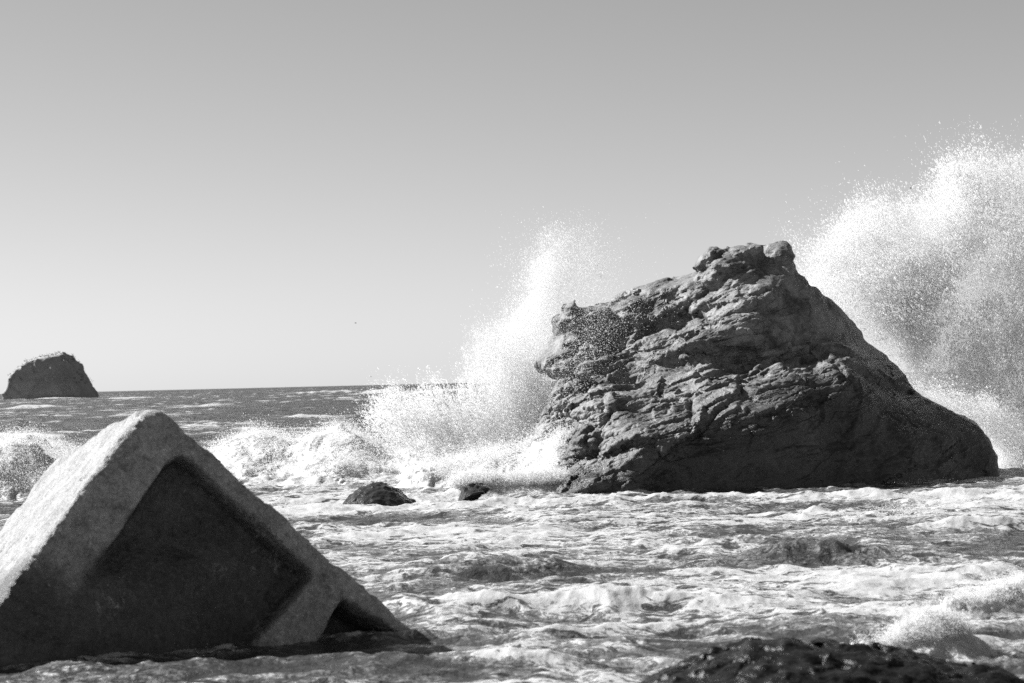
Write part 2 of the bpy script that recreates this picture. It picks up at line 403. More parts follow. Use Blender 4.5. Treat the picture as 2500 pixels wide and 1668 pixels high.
def carve(X, Y, Z, f, amp_fn, band=.9):
    m = np.abs(f) < band
    p = np.stack([X[m], Y[m], Z[m]], 1)
    f = f.copy(); f[m] += amp_fn(p, f[m]); return f
lit = P(1600 * Q, 880 * Q, YR + 2)
def big_noise(p, fv):
    # bedding rises gently to the right
    z = p[:, 2] - .18 * p[:, 0]
    warp = fbm(p, .7, 3, seed=3) * .5
    pw = np.stack([p[:, 0] + warp, p[:, 1] + warp, z + .5 * warp], 1)
    strata = fbm(pw * np.array([.45, .6, 2.4], np.float32), 1.0, 4, .55, 2, seed=9)
    lump = fbm(pw, .55, 4, .5, 1, seed=5)
    # how broken the surface is: the ledges and the lit left side are rough, the dark front fairly smooth
    zl = P(1600 * Q, 1010 * Q, YR)[2]
    rough = sstep(zl - .5, zl + .3, p[:, 2] + .22 * (lit[0] - p[:, 0]) ) * sstep(8.6, 6.2, p[:, 0])
    left = sstep(2.6, 1.2, p[:, 0] - .9 * (p[:, 2] - .3))
    rough = np.maximum(rough, left) * .8 + .2
    cr = np.clip(fbm(pw, .9, 3, .5, 2, seed=21), 0, 1) ** 2
    return -.14 * lump + .13 * strata * rough + .20 * cr * rough + .04 * fbm(pw, 3.0, 3, .6, 2, seed=30) * rough

def finish_rock(v, q, levels, amp, sc, seed, aniso=(1, 1, 1.8), rough_fn=None, skew=0., chip=1.0, big=0.):
    if big:                                # large flat facets first
        n = vnormals(smooth_mesh(v, q, 6, .5), q); p = v + np.stack([fbm(v, .6, 2, seed=seed + k) for k in (61, 65, 68)], 1) * .35
        p = p.copy(); p[:, 2] -= .35 * p[:, 0]; p = p * np.array([.55, .9, 1.45]); c0, e0 = facets(p, .75, seed + 21); c1, e1 = facets(p, 1.7, seed + 25)
        k = rough_fn(v) if rough_fn is not None else 1.0
        v = v + n * ((c0 * big + c1 * big * .5 - big * .3 * np.clip(.08 - e0, 0, 1) / .08) * k)[:, None]
    for l in range(levels):
        v, q = subdiv(v, q)
        v = smooth_mesh(v, q, 1, .35)
    n = vnormals(smooth_mesh(v, q, 4, .5), q)
    p = v.copy(); p[:, 2] -= skew * p[:, 0]
    p = (p * np.array(aniso)).astype(np.float32)
    wv = np.stack([fbm(p, sc * .5, 2, seed=seed + k) for k in (1, 5, 8)], 1) * .45 / sc
    p = p + wv
    k = rough_fn(v) if rough_fn is not None else 1.0
    if chip:
        c1, e1 = facets(p, sc * .35, seed); c2, e2 = facets(p, sc * 1.1, seed + 5); c3, e3 = facets(p, sc * 2.6, seed + 9)
        d = c1 * 1.5 - .5 * np.clip(.12 - e1, 0, 1) / .12 * sstep(-.1, .3, fbm(p, sc * .2, 2, seed=seed + 50)) + c2 * .55 - .12 * (e2 < .07) + c3 * .22
    else: d = 0
    d = chip * d + fbm(p, sc * .9, 5, .6, 2, seed=seed) * .45 + fbm(p, sc * 4, 3, .6, 0, seed=seed + 3) * .3
    return v + n * (d * k * amp)[:, None], q

H = .06
X, Y, Z = grid(-1.0, 11.4, YR - 1.0, YR + 8.6, -.9, 6.6, H)
f = big_rock_f(X, Y, Z); f = carve(X, Y, Z, f, big_noise)
f[:, :, 0] = np.maximum(f[:, :, 0], .01)
v, q = surface_nets(f, (-1.0, YR - 1.0, -.9), H)
zl = P(1600 * Q, 1010 * Q, YR)[2]
def rfn(v):
    a = sstep(zl - .5, zl + .3, v[:, 2] + .22 * (lit[0] - v[:, 0])) * sstep(8.6, 6.2, v[:, 0])
    b = sstep(2.6, 1.2, v[:, 0] - .9 * (v[:, 2] - .3))
    k = .22 + .78 * np.maximum(a, b)
    zt = P(1700 * Q, 680 * Q, YR + 5)[2]
    sm = sstep(.2, -.6, .55 * (v[:, 0] - P(1730 * Q, 700 * Q, YR + 4)[0]) * -1 + .0 * v[:, 2]) * sstep(P(1700 * Q, 830 * Q, YR + 3)[2] - .1, P(1700 * Q, 800 * Q, YR + 3)[2] + .2, v[:, 2])
    k = k * (1 - .65 * sm) * (1 - .6 * sstep(YR + 4.7, YR + 5.2, v[:, 1]))
    return k * (1 - .6 * sstep(zt - .1, zt + .3, v[:, 2]) * sstep(2.6, 3.4, v[:, 0]))
v, q = finish_rock(v, q, 2, .055, 2.6, 40, (.6, 1, 2.0), rough_fn=rfn, skew=.3, big=.27)
rock = mesh_obj('sea_rock', v, q, M_rock)
tag(rock, 'huge craggy dark rock in the surf, with boulders on its peak and a lit ledge', 'rock')
print('rock', len(v), round(time.time() - T0, 1))

# ------------------------------------------------------------------ tilted block in the foreground
A = P(372, 964, 19.3)                     # upper corner
E1 = P(-40, 1520, 18.0); E2 = P(1030, 1545, 20.1); E3 = P(-60, 1290, 23.0)
def plane(a, b, c, inside):
    n = np.cross(b - a, c - a); n /= np.linalg.norm(n)
    if n @ (inside - a) > 0: n = -n
    return n, n @ a
inn = P(250, 1500, 22.5); inn[2] = 0
nF, dF = plane(A, E1, E2, inn); nL, dL = plane(A, E1, E3, inn)
Bk = np.cross(nF, nL); nR = np.cross(E2 - A, nF); nR /= np.linalg.norm(nR)
if nR @ (inn - A) > 0: nR = -nR
dR = nR @ A
def onface(px, py):                       # where the sight line through this photo pixel meets the front face
    d = R3 @ np.array([(px - 1250) / F, -(py - 834) / F, -1.0]); o = np.array([0, 0, CAMH])
    return o + d * ((dF - nF @ o) / (nF @ d))
U1 = (E2 - A) / np.linalg.norm(E2 - A); V1 = np.cross(nF, U1)
def uv(p): return np.array([(p - A) @ U1, (p - A) @ V1])
pan1 = np.array([uv(onface(*c)) for c in [(440, 1108), (470, 1120), (600, 1245), (766, 1395), (768, 1410), (690, 1500), (600, 1600), (450, 1800), (-300, 1900), (160, 1466), (300, 1290), (405, 1130)]])
pan2 = np.array([uv(onface(*c)) for c in [(838, 1462), (980, 1550), (1050, 1640), (700, 1800), (690, 1740), (800, 1530)]])
PITS = [(uv(onface(px_, py_)), rr_) for px_, py_, rr_ in [(797, 1412, .075), (462, 1052, .05), (200, 1265, .06), (575, 1148, .04), (300, 1140, .035), (120, 1420, .05), (700, 1300, .03), (655, 1520, .04)]]
def block_f(X, Y, Z):
    a = nF[0] * X + nF[1] * Y + nF[2] * Z - dF
    b = nL[0] * X + nL[1] * Y + nL[2] * Z - dL
    c = nR[0] * X + nR[1] * Y + nR[2] * Z - dR
    u = (X - A[0]) * U1[0] + (Y - A[1]) * U1[1] + (Z - A[2]) * U1[2]
    vv = (X - A[0]) * V1[0] + (Y - A[1]) * V1[1] + (Z - A[2]) * V1[2]
    s1 = poly_sd(u, vv, pan1); s2 = poly_sd(u, vv, pan2)
    low = sstep(1.15, .6, Z) * sstep(-2.7, -3.3, X)
    rec = .30 * (1 - low) * sstep(.01, -.06, s1) + .04 * sstep(.0, -.7, s1) + .45 * sstep(.02, -.07, s2)
    a = a + rec
    for (pc, rr_) in PITS:
        a = a + rr_ * .8 * np.exp(-((u - pc[0]) ** 2 + (vv - pc[1]) ** 2) / rr_ ** 2)
    f = smax(smax(a, b, .09), c, .20)
    f = smax(f, .1 * (X - A[0]) - .25 * (Y - A[1]) + Z - A[2] + .10, .16)
    return smax(f, -(a) - 3.0, .2)
H = .035
X, Y, Z = grid(-7.2, -.3, 16.8, 24.0, -.7, 2.9, H)
f = block_f(X, Y, Z)
def blk_noise(p, fv):
    return -.05 * fbm(p, .8, 4, .5, 1, seed=61) + .06 * np.clip(fbm(p, 1.6, 3, .5, 2, seed=66) - .25, 0, 1) + .02 * fbm(p, 5, 3, .6, 0, seed=69)
f = carve(X, Y, Z, f, blk_noise, .4)
f[:, :, 0] = np.maximum(f[:, :, 0], .01)
v, q = surface_nets(f, (-7.2, 16.8, -.7), H)
v, q = finish_rock(v, q, 1, .018, 12, 70, (1, 1, 1), chip=.5)
uvw = np.stack([(v - A) @ U1, (v - A) @ V1], 1); dep = -(v @ nF - dF)
dark_mask = np.maximum(sstep(.02, -.05, poly_sd(uvw[:, 0], uvw[:, 1], pan1)), sstep(.02, -.05, poly_sd(uvw[:, 0], uvw[:, 1], pan2))) * sstep(.9, .6, dep)
dark_mask = np.maximum(dark_mask, sstep(1.15, .6, v[:, 2] + .3 * fbm(v, 1.5, 3, seed=77)) * sstep(-2.7, -3.3, v[:, 0] + .3 * fbm(v, 1.2, 3, seed=78)) * sstep(.9, .6, dep))  # darker towards the lower left of the front face as well
blk = mesh_obj('tilted_block', v, q, M_block, attrs={'panel': dark_mask})
tag(blk, 'big tilted concrete block with a recessed dark panel, pointed corner up in the foreground', 'concrete block')
print('block', len(v), round(time.time() - T0, 1))

# ------------------------------------------------------------------ far sea stack
YF = 760.0
st = [(14,935),(22,912),(24,900),(34,885),(36,862),(50,850),(62,842),(76,826),(100,820),(125,815),(152,812),(163,824),(176,833),(182,852),(190,868),(201,886),(212,905),(219,918),(225,945)]
spoly = np.array([P(a * Q, b * Q, YF)[[0, 2]] for a, b in st], np.float32)
H = .8
x0, x1 = spoly[:, 0].min() - 4, spoly[:, 0].max() + 4
X, Y, Z = grid(x0, x1, YF - 22, YF + 22, -5, spoly[:, 1].max() + 4, H)
sd = poly_sd(X[:, 0, :], Z[:, 0, :], spoly)[:, None, :]
f = smax(sd + .004 * (Y - YF) ** 2, np.abs(Y - YF) - 16 + .15 * np.maximum(Z, 0), .8)
f = carve(X, Y, Z, f, lambda p, fv: -.5 * fbm(p * np.array([1, 1, .45], np.float32), .09, 4, .55, 1, seed=80) + .8 * fbm(p, .25, 3, .6, 2, seed=84), 5)
v, q = surface_nets(f, (x0, YF - 22, -5), H)
v, q = finish_rock(v, q, 1, .25, .5, 90, (1, 1, .6))
stack = mesh_obj('sea_stack', v, q, M_far)
tag(stack, 'distant steep sea stack with scrub along its sloping top, standing far off at the horizon', 'sea stack')
# scrub along the top edge
def octa(c, r, up=None):
    """many small octahedra: centres c (n,3), radii r (n,) or (n,3)"""
    r = np.asarray(r); r = r[:, None] * np.ones(3) if r.ndim == 1 else r
    dirs = np.array([[1, 0, 0], [-1, 0, 0], [0, 1, 0], [0, -1, 0], [0, 0, 1], [0, 0, -1]], float)
    fc = np.array([[0, 2, 4], [2, 1, 4], [1, 3, 4], [3, 0, 4], [2, 0, 5], [1, 2, 5], [3, 1, 5], [0, 3, 5]])
    V = c[:, None, :] + dirs[None] * r[:, None, :]
    Fc = fc[None] + (np.arange(len(c)) * 6)[:, None, None]
    return V.reshape(-1, 3), Fc.reshape(-1, 3)
nn = vnormals(v, q); top = (nn[:, 2] > .45) & (v[:, 2] > 5)
idx = np.where(top)[0]; idx = idx[rs.rand(len(idx)) < min(1, 520 / max(1, len(idx)))]
cc = v[idx] + rs.normal(size=(len(idx), 3)) * .25
cV, cF = octa(np.repeat(cc, 3, 0) + rs.normal(size=(len(cc) * 3, 3)) * .3, rs.uniform(.06, .22, (len(cc) * 3, 3)))
scrub = mesh_obj('scrub', cV, cF, M_scrub, parent=stack, smooth=False); scrub['kind'] = 'stuff'

# ------------------------------------------------------------------ smaller rocks
def small_rock(name, poly_q, Yc, thick, mat, label, H=.03, amp=.05, base=-.35, levels=1, fine=.012, oc=4, dome=.25, cat='rock', group=None, seed=0):
    pl = np.array([P(a * Q, b * Q, Yc)[[0, 2]] for a, b in poly_q], np.float32)
    x0, x1 = pl[:, 0].min() - .25, pl[:, 0].max() + .25
    X, Y, Z = grid(x0, x1, Yc - thick - .2, Yc + thick + .2, base, pl[:, 1].max() + .3, H)
    sd = poly_sd(X[:, 0, :], Z[:, 0, :], pl)[:, None, :]
    hmax = pl[:, 1].max()
    r = ((Y - Yc) / thick)
    f = sd + dome * thick * 2 * r * r * (.5 + .5 * np.clip(Z / hmax, 0, 1)) * 1.0
    f = smax(f, (np.abs(Y - Yc) - thick), .1)
    f = carve(X, Y, Z, f, lambda p, fv: -amp * 2 * fbm(p, 1.6, oc, .5, 1, seed=seed + 11) + amp * fbm(p * np.array([1, 1, 2], np.float32), 4, oc - 1, .5, 2, seed=seed + 15), .5)
    f[:, :, 0] = np.maximum(f[:, :, 0], .01)
    v, q = surface_nets(f, (x0, Yc - thick - .2, base), H)
    v, q = finish_rock(v, q, levels, fine, 6, seed + 33, (1, 1, 1.3), chip=.3)
    o = mesh_obj(name, v, q, mat)
    return tag(o, label, cat, group)
small_rock('low_rock', [(780,1200),(788,1160),(802,1138),(826,1119),(858,1109),(886,1109),(914,1120),(942,1144),(960,1162),(972,1200)], 41.5, 1.0, M_slick,
           'low rounded wet rock awash in front of the breaker, larger of the two small rocks', seed=3)
small_rock('low_rock', [(1045,1200),(1052,1140),(1062,1124),(1085,1116),(1110,1117),(1125,1123),(1118,1132),(1085,1150),(1075,1200)], 43.0, .55, M_slick,
           'small dark pointed rock washed by a low wave, left of the huge craggy rock', seed=8)
small_rock('low_rock', [(1560,1345),(1572,1302),(1590,1293),(1625,1291),(1680,1296),(1740,1303),(1760,1345)], 28.7, .5, M_wet,
           'dark slick rock barely breaking the foamy water in the middle of the near surf', H=.025, amp=.03, seed=13)
small_rock('shore_rock', [(1400,1700),(1470,1580),(1540,1545),(1600,1522),(1650,1500),(1710,1486),(1770,1480),(1850,1484),(1930,1484),(2010,1490),(2090,1506),(2160,1524),(2240,1532),(2300,1546),(2370,1566),(2540,1630),(2560,1700)], 14.2, 1.0, M_wet,
           'blurred wet black rock with glinting highlights along the bottom right edge', H=.022, amp=.045, base=-.5, fine=.022, oc=3, dome=.12, seed=19)
print('rocks', round(time.time() - T0, 1))

# ------------------------------------------------------------------ the sea
colA = np.concatenate([np.linspace(-1.4, -.40, 40)[:-1], np.linspace(-.40, .40, 1250), np.linspace(.40, 1.4, 40)[1:]])
ys = [-30, -15, -5, 0, 3, 6, 8, 9.5]
y = 10.5
while y < 62: ys.append(y); y *= 1.0021
while y < 9000: ys.append(y); y *= 1.0075
ys = np.array(ys)
TX = np.tan(colA)
YY, TT = np.meshgrid(ys, TX, indexing='ij')
XX = TT * np.maximum(YY, 14)
p2 = np.stack([XX.ravel(), YY.ravel(), np.zeros(XX.size)], 1).astype(np.float32)
x_, y_ = p2[:, 0], p2[:, 1]
far = sstep(48, 75, y_)
inb = (np.abs(x_) < 600) & (y_ > 5) & (y_ < 3000)
z = np.zeros(len(p2), np.float32)
wx = fbm(p2, .15, 2, seed=200)
def anis(sx, sy, rot=0.):
    c, s = math.cos(rot), math.sin(rot)
    return np.stack([(x_ * c + y_ * s) * sx, (-x_ * s + y_ * c) * sy, np.full(len(x_), .5)], 1).astype(np.float32)
near = 1 - far
a1 = fbm(anis(.45, .62, .15) + wx[:, None] * .8, 1, 3, .45, 2, seed=210)
a2 = fbm(anis(1.1, 1.7, -.2) + wx[:, None], 1, 4, .5, 2, seed=220)
z += near * (.13 * a1 + .062 * a2 + .05 * fbm(p2, .9, 3, .5, seed=225) + .012 * fbm(anis(3.4, 4.6, .3), 1, 3, .55, 2, seed=227))
f1 = fbm(anis(.035, .075, .1), 1, 3, .5, 2, seed=230)
f2 = fbm(anis(.14, .28, -.1), 1, 3, .5, 2, seed=240)
z += far * (.48 * f1 + .30 * f2 * sstep(1200, 200, y_) + .12 * fbm(anis(.5, .9), 1, 3, .55, 2, seed=245) * sstep(300, 80, y_))
foam = .40 + .22 * a1 * near + .12 * a2 * near + .30 * fbm(p2, .12, 3, seed=250)
foam = foam * near + far * (.17 + .80 * np.clip(f2 * 1.7 - .1, 0, 1) * sstep(-.15, .45, f1 + .5 * fbm(p2, .02, 2, seed=255)))
def bump(px, py, sx, sy, h, fo, rot=0., asym=0.):
    global z, foam
    c = W(px, py); dx, dy = x_ - c[0], y_ - c[1]
    cr, sr = math.cos(rot), math.sin(rot)
    u, v_ = (dx * cr + dy * sr) / sx, (-dx * sr + dy * cr) / sy
    g = np.exp(-u * u - np.abs(v_) ** 2)
    z += h * g * (1 + .35 * a2); foam += fo * g
bump(1180, 1400, 1.4, .55, .28, -.05, .1)
bump(1560, 1480, 1.5, .5, .22, .35, -.1)
bump(1130, 1500, 1.6, .4, .16, .25)
bump(2000, 1375, 1.2, .5, .25, -.1, .15)
bump(2480, 1500, 1.2, .7, .20, .3, .25)
bump(2300, 1585, .8, .35, .10, .3, .35)
bump(1250, 1625, .7, .25, .16, .4)
bump(1720, 1330, 1.6, .6, .08, -.14)
bump(1800, 1290, 3.0, 1.2, .0, -.10)
bump(2060, 1235, 3.0, 1.0, .07, -.09)
bump(1050, 1310, 2.5, 1.6, .05, .22)
bump(2250, 1420, 3.0, 1.6, .0, .14)
bump(1000, 1245, 2.2, 1.2, .05, .2)
bump(1500, 1225, 5.0, .35, .10, .35)
bump(2150, 1215, 4.0, .4, .14, .2)
bump(2380, 1290, .9, .25, .16, .4)
bump(930, 1225, 1.3, .9, -.16, -.1)
bump(1165, 1215, .9, .6, -.12, -.05)
bump(900, 1650, 1.5, .5, .05, -.12)
bump(300, 1650, 3, .8, .05, -.12)
def bar(px, Y0, sx, sy, h, fo):
    global z, foam
    X0 = P(px, 950, Y0)[0]; g = np.exp(-((x_ - X0) / sx) ** 2 - ((y_ - Y0) / sy) ** 2)
    g = g * np.clip(.8 + 1.1 * fbm(anis(.12, .5), 1, 3, seed=290), 0, 1.3)
    z += h * g; foam += fo * g
bar(930, 430, 9, 5, 1.3, .55); bar(1120, 470, 16, 5, .9, .5); bar(60, 300, 6, 4, .8, .7); bar(130, 255, 5, 3, .5, .6)
bar(480, 260, 6, 2, .5, .5); bar(330, 190, 3, 1.5, .3, .5); bar(820, 620, 14, 5, 1.2, .5); bar(300, 560, 12, 5, 1., .6)
bar(120, 742, 16, 4, .5, .8); bar(760, 150, 3, .8, .15, .45); bar(120, 110, 3, .7, .05, .45)
z[~inb] *= 0
foam = np.clip(foam, 0, 1.1)
nr, nc = YY.shape
V = np.stack([x_, y_, z], 1)
I = np.arange(nr * nc).reshape(nr, nc)
Fq = np.stack([I[:-1, :-1], I[:-1, 1:], I[1:, 1:], I[1:, :-1]], -1).reshape(-1, 4)
sea = mesh_obj('sea', V, Fq, M_water, attrs={'foam': foam, 'farness': far})
tag(sea, 'grey sea with lacy white foam near the rocks and dark open water behind', kind='structure')
print('sea', len(V), round(time.time() - T0, 1))

# ------------------------------------------------------------------ breaking waves: froth with real billows
DV = []   # droplets: (centres, radii)
def breaker(name, label, x0, x1, y0, y1, zt, Hfun, Hs=.055, amp=.34, seed=0, fuzz=20000, fuzzh=.25, group=None, fq=1.0, dr=1.0):
    X, Y, Z = grid(x0, x1, y0, y1, -.5, zt, Hs)
    Hh = Hfun(X[:, :, 0], Y[:, :, 0])[:, :, None]
    f = (Z - Hh) * .8
    Z0 = np.clip(Hh, 0, 1)
    def nz(p, fv):
        p = p * fq
        wv = np.stack([fbm(p, 1.1, 2, seed=seed + k) for k in (1, 2, 3)], 1) * .35
        return -amp * fbm(p + wv, .95, 5, .56, 1, seed=seed + 300) - .02 * fbm(p, 5, 3, .6, 1, seed=seed + 310)
    # noise only where there is wave
    m = (np.abs(f) < 1.0)
    p = np.stack([X[m], Y[m], Z[m]], 1); k = np.broadcast_to(np.clip((Hh + .25) * 2.2, 0, 1), f.shape)[m]
    f[m] += nz(p, 0) * k
    for s in (f[0], f[-1], f[:, 0], f[:, -1], f[:, :, 0], f[:, :, -1]): np.maximum(s, .01, out=s)
    v, q = surface_nets(f, (x0, y0, -.5), Hs)
    v, q = subdiv(v, q); v = smooth_mesh(v, q, 1, .4)
    n = vnormals(v, q)
    v = v + n * (.02 / fq * fbm(v * fq, 6, 4, .6, 1, seed=seed + 320))[:, None]
    o = mesh_obj(name, v, q, M_froth); tag(o, label, 'wave', group)
    cand = np.where((v[:, 2] > .15))[0]
    pick = cand[rs.randint(0, len(cand), int(fuzz * 5.5 * DENS))]
    wgt = sstep(-.1, .5, fbm(v[pick], 1.3, 3, seed=seed + 330) + .25 * n[pick, 2])
    pick = pick[rs.rand(len(pick)) < wgt + .15]
    up = rs.exponential(fuzzh, len(pick))
    c = v[pick] + n[pick] * (rs.exponential(.075 / fq, len(pick)))[:, None] + np.stack([rs.normal(size=len(pick)) * up * .35, rs.normal(size=len(pick)) * up * .35, up * .6], 1)
    DV.append((c, (rs.gamma(2., .0017, len(c)) + .0022) * dr))
    return o
def g1(x, c, s): return np.exp(-((x - c) / s) ** 2)
def H1(x, y):      # long breaker across the middle
    yb = 50.5 + 1.2 * np.sin(x * .5) - .35 * np.maximum(-6.0 - x, 0)
    crest = 1.15 + .22 * np.sin(x * .9 + 1) + .18 * np.sin(x * 2.3) + .25 * g1(x, -4.2, 1.2)
    crest = crest * sstep(2.4, .8, x) * sstep(-19, -16, x)
    t = (y - yb) / 5.0
    pr = sstep(0, .75, t) * .62 + sstep(.62, .95, t) * .38
    pr *= sstep(1.75, 1.15, t)
    low = .35 * sstep(-.05, .12, t) * sstep(1.7, 1.1, t)
    return crest * np.maximum(pr, low * .9) - .30
breaker('breaking_wave', 'long white breaker tumbling across the middle, left of the huge rock', -20, 2.6, 48.5, 60, 2.4, H1, seed=1, fuzz=60000, fuzzh=.12, amp=.25)
def H2(x, y):      # nearer wall of froth at the left edge
    cy = 47.8
    crest = 1.35 * g1(x, -12.4, 1.9) + .75 * g1(x, -9.6, 1.5) + .9 * g1(x, -15.5, 2)
    t = (y - (cy - 1.9)) / 1.9
    return crest * sstep(0, 1, t) * sstep(2.6, 1.2, t) - .22
breaker('breaking_wave', 'steep wall of white froth rearing up at the left edge behind the tilted block', -18, -6.6, 45.3, 51.5, 2.2, H2, seed=7, fuzz=26000, fuzzh=.14, amp=.3)
def H3(x, y):      # froth climbing the rock's left foot
    a = 1.15 * g1(x, 1.25, .75) * g1(y, 47.0, 1.2) + .9 * g1(x, .2, 1.2) * g1(y, 48.2, 1.0) + .55 * g1(x, -1.6, 1.3) * g1(y, 48.6, .9)
    return a - .15
breaker('surging_wave', 'churning white froth surging up the left foot of the huge rock', -4.5, 2.6, 45.2, 50.6, 2.4, H3, seed=13, fuzz=20000, fuzzh=.16, amp=.3)
def H4(x, y):      # low wave in front
    a = .42 * sstep(-2.0, -1.0, x) * sstep(2.0, 1.2, x) * g1(y, 44.6 + .1 * x, .5) + .2 * g1(x, -2.2, .7) * g1(y, 43.8, .5)
    return a - .1
breaker('low_wave', 'low foaming wave lapping between the small pointed rock and the huge rock', -3.4, 2.2, 43.0, 46, 1.0, H4, Hs=.045, seed=17, fuzz=14000, fuzzh=.05, amp=.13)
def H7(x, y):      # surge along the foot of the rock
    yc = 43.35 + .05 * x + .028 * x * x + .2 * np.sin(x * 1.7)
    a = (.16 + .10 * np.sin(x * 1.3 + 1) + .06 * np.sin(x * 3.1)) * g1(y, yc, .45) * sstep(1.0, 1.8, x) * sstep(11.8, 11, x)
    return a - .06
breaker('low_wave', 'thin line of froth surging along the foot of the huge rock', .8, 12.0, 42.2, 48.6, .7, H7, Hs=.04, seed=41, fuzz=9000, fuzzh=.04, amp=.12, fq=1.8, dr=.8)
cN = W(2270, 1600); cR = W(2460, 1500)
def H5(x, y):      # froth hump behind the shore rock
    d = x - cN[0]; yc = cN[1] + .25 * d
    return .34 * g1(d, .1, .42) * g1(y, yc, .3) + .20 * g1(d, -.5, .5) * g1(y, yc - .1, .22) - .05
breaker('low_wave', 'rounded hump of froth breaking just behind the blurred black shore rock', cN[0] - 1.5, cN[0] + 1.5, cN[1] - 1.1, cN[1] + 1.1, .8, H5, Hs=.022, seed=23, fuzz=5000, fuzzh=.03, amp=.10, fq=2.6, dr=.5)
def H6(x, y):
    d = x - cR[0]; yc = cR[1] + .45 * d
    return .42 * g1(d, .5, .8) * g1(y, yc, .45) + .2 * g1(d, -.5, .6) * g1(y, yc - .1, .3) - .06
breaker('low_wave', 'foaming wave crest rising at the right edge of the near surf', cR[0] - 2.0, cR[0] + 2.2, cR[1] - 1.6, cR[1] + 1.8, 1.0, H6, Hs=.028, seed=27, fuzz=6000, fuzzh=.03, amp=.12, fq=2.2, dr=.5)
print('breakers', round(time.time() - T0, 1))

# ------------------------------------------------------------------ spray
def plume(poly_q, depth, thick, n, feather, seed, sc=1.3, contrast=1.0, rmin=.004, rk=.004, zstretch=.7, topfade=0., org=None, rag=.5, cpow=1.6):
    """droplets filling a plume whose outline is given in metres; denser inside, clumped and streaked"""
    pl = np.array([P(a * Q, b * Q, depth)[[0, 2]] for a, b in poly_q], np.float32)
    org = P(org[0] * Q, org[1] * Q, depth)[[0, 2]]
    lo, hi = pl.min(0) - feather * 1.5, pl.max(0) + feather * 1.5
    n = int(n * DENS); got = []; tot = 0; r = np.random.RandomState(seed)
    gx = np.linspace(lo[0], hi[0], 260); gz = np.linspace(lo[1], hi[1], 260)
    GX, GZ = np.meshgrid(gx, gz, indexing='ij'); SD = poly_sd(GX, GZ, pl)
    while tot < n:
        m = 400000
        x = r.uniform(lo[0], hi[0], m); zz = r.uniform(lo[1], hi[1], m); yy = r.normal(0, 1, m) * thick * .5
        ix = ((x - lo[0]) / (hi[0] - lo[0]) * 259).astype(int); iz = ((zz - lo[1]) / (hi[1] - lo[1]) * 259).astype(int)
        th = np.arctan2(x - org[0], zz - org[1]); ra = np.hypot(x - org[0], zz - org[1])
        s = SD[ix, iz] + .12 * yy * yy + rag * fbm(np.stack([th * 7, yy * .5, ra * .5], 1).astype(np.float32), 1, 3, .6, seed=seed + 40)
        dens = np.where(s < 0, 1 - .55 * np.exp(s / feather), .45 * np.exp(-s / (feather * .45)))
        dens = dens * (1 - topfade * sstep(lo[1] + .35 * (hi[1] - lo[1]), hi[1], zz))
        p = np.stack([th * 4.5, yy * .8, ra * .5], 1).astype(np.float32)
        keep = r.rand(m) < dens; p = p[keep]
        big = fbm(p, sc * .45, 3, .55, 0, seed=seed + 2); fine = fbm(p, sc * 2.2, 4, .7, 0, seed=seed + 6)
        d2 = sstep(-.45 * 1, .45, big * .9 + fine * .7 * contrast) if contrast else np.ones(len(p))
        k2 = r.rand(len(p)) < .02 + .98 * d2 ** cpow
        c = np.stack([x[keep][k2], yy[keep][k2] + depth, zz[keep][k2]], 1)
        c = c[c[:, 2] > -.1]; got.append(c); tot += len(c)
    c = np.concatenate(got)[:n]
    return c, r.gamma(2., rk, len(c)) + rmin
def drops(c, r, origin=None, k=1.8):
    """small octahedral drops, each drawn out along its flight away from the splash"""
    rr = np.random.RandomState(5); V, Fc = octa(c, r[:, None] * rr.uniform(.75, 1.3, (len(r), 3)))
    d = (c - origin) if origin is not None else rr.normal(size=c.shape)
    d = d / np.linalg.norm(d, axis=1)[:, None] + rr.normal(size=c.shape) * .35; d /= np.linalg.norm(d, axis=1)[:, None]
    d6 = np.repeat(d, 6, 0); c6 = np.repeat(c, 6, 0); o = V - c6; kk = np.repeat(rr.uniform(0, k, len(c)), 6)
    return c6 + o + d6 * ((o * d6).sum(1) * kk)[:, None], Fc
def spray(name, label, sets, origin):
    c = np.concatenate([a for a, b in sets]); r = np.concatenate([b for a, b in sets])
    V, Fc = drops(c, r, origin); o = mesh_obj(name, V, Fc, M_drop)
    return tag(o, label, 'spray', None, 'stuff')
# left plume
def mist(parent, poly_q, depth, T, density, fe, seed, rag=.5, aniso=.3):
    """the finest mist of the plume: a lens of fog, thick in the middle and thinning to nothing at its ragged rim"""
    pl = np.array([P(a * Q, b * Q, depth)[[0, 2]] for a, b in poly_q], np.float32); h = .11
    lo, hi = pl.min(0) - .8, pl.max(0) + .8
    X, Y, Z = grid(lo[0], hi[0], -T - .4, T + .4, lo[1], hi[1], h)
    sd = poly_sd(X[:, 0, :], Z[:, 0, :], pl)[:, None, :]
    p = np.stack([X.ravel(), Y.ravel(), Z.ravel()], 1)
    m = (np.abs(Y) < T + .4) & (sd < 1.0); nz = np.zeros(X.shape, np.float32); nz[m] = fbm(p[m.ravel()] * np.array([1, 1, .7], np.float32), .8, 4, .6, seed=seed)
    s_ = sd + rag * nz
    f = np.abs(Y) - T * np.sqrt(np.clip(-s_ / fe, 0, 1)) + .3 * np.maximum(s_, 0) + .02 + .25 * nz * (s_ < 0)
    for e in (f[0], f[-1], f[:, 0], f[:, -1], f[:, :, 0], f[:, :, -1]): np.maximum(e, .01, out=e)
    v, q = surface_nets(f, (lo[0], -T - .4, lo[1]), h); v[:, 1] += depth; v = smooth_mesh(v, q, 2, .5)
    g = N('spray_mist'); vo = g.n('VolumePrincipled', {'Color': (.93, .93, .93, 1), 'Density': density, 'Anisotropy': aniso})
    g.t.links.new(vo.outputs[0], g.out.inputs[1])
    o = mesh_obj('mist', v, q, g.m, parent); o['kind'] = 'stuff'; return o
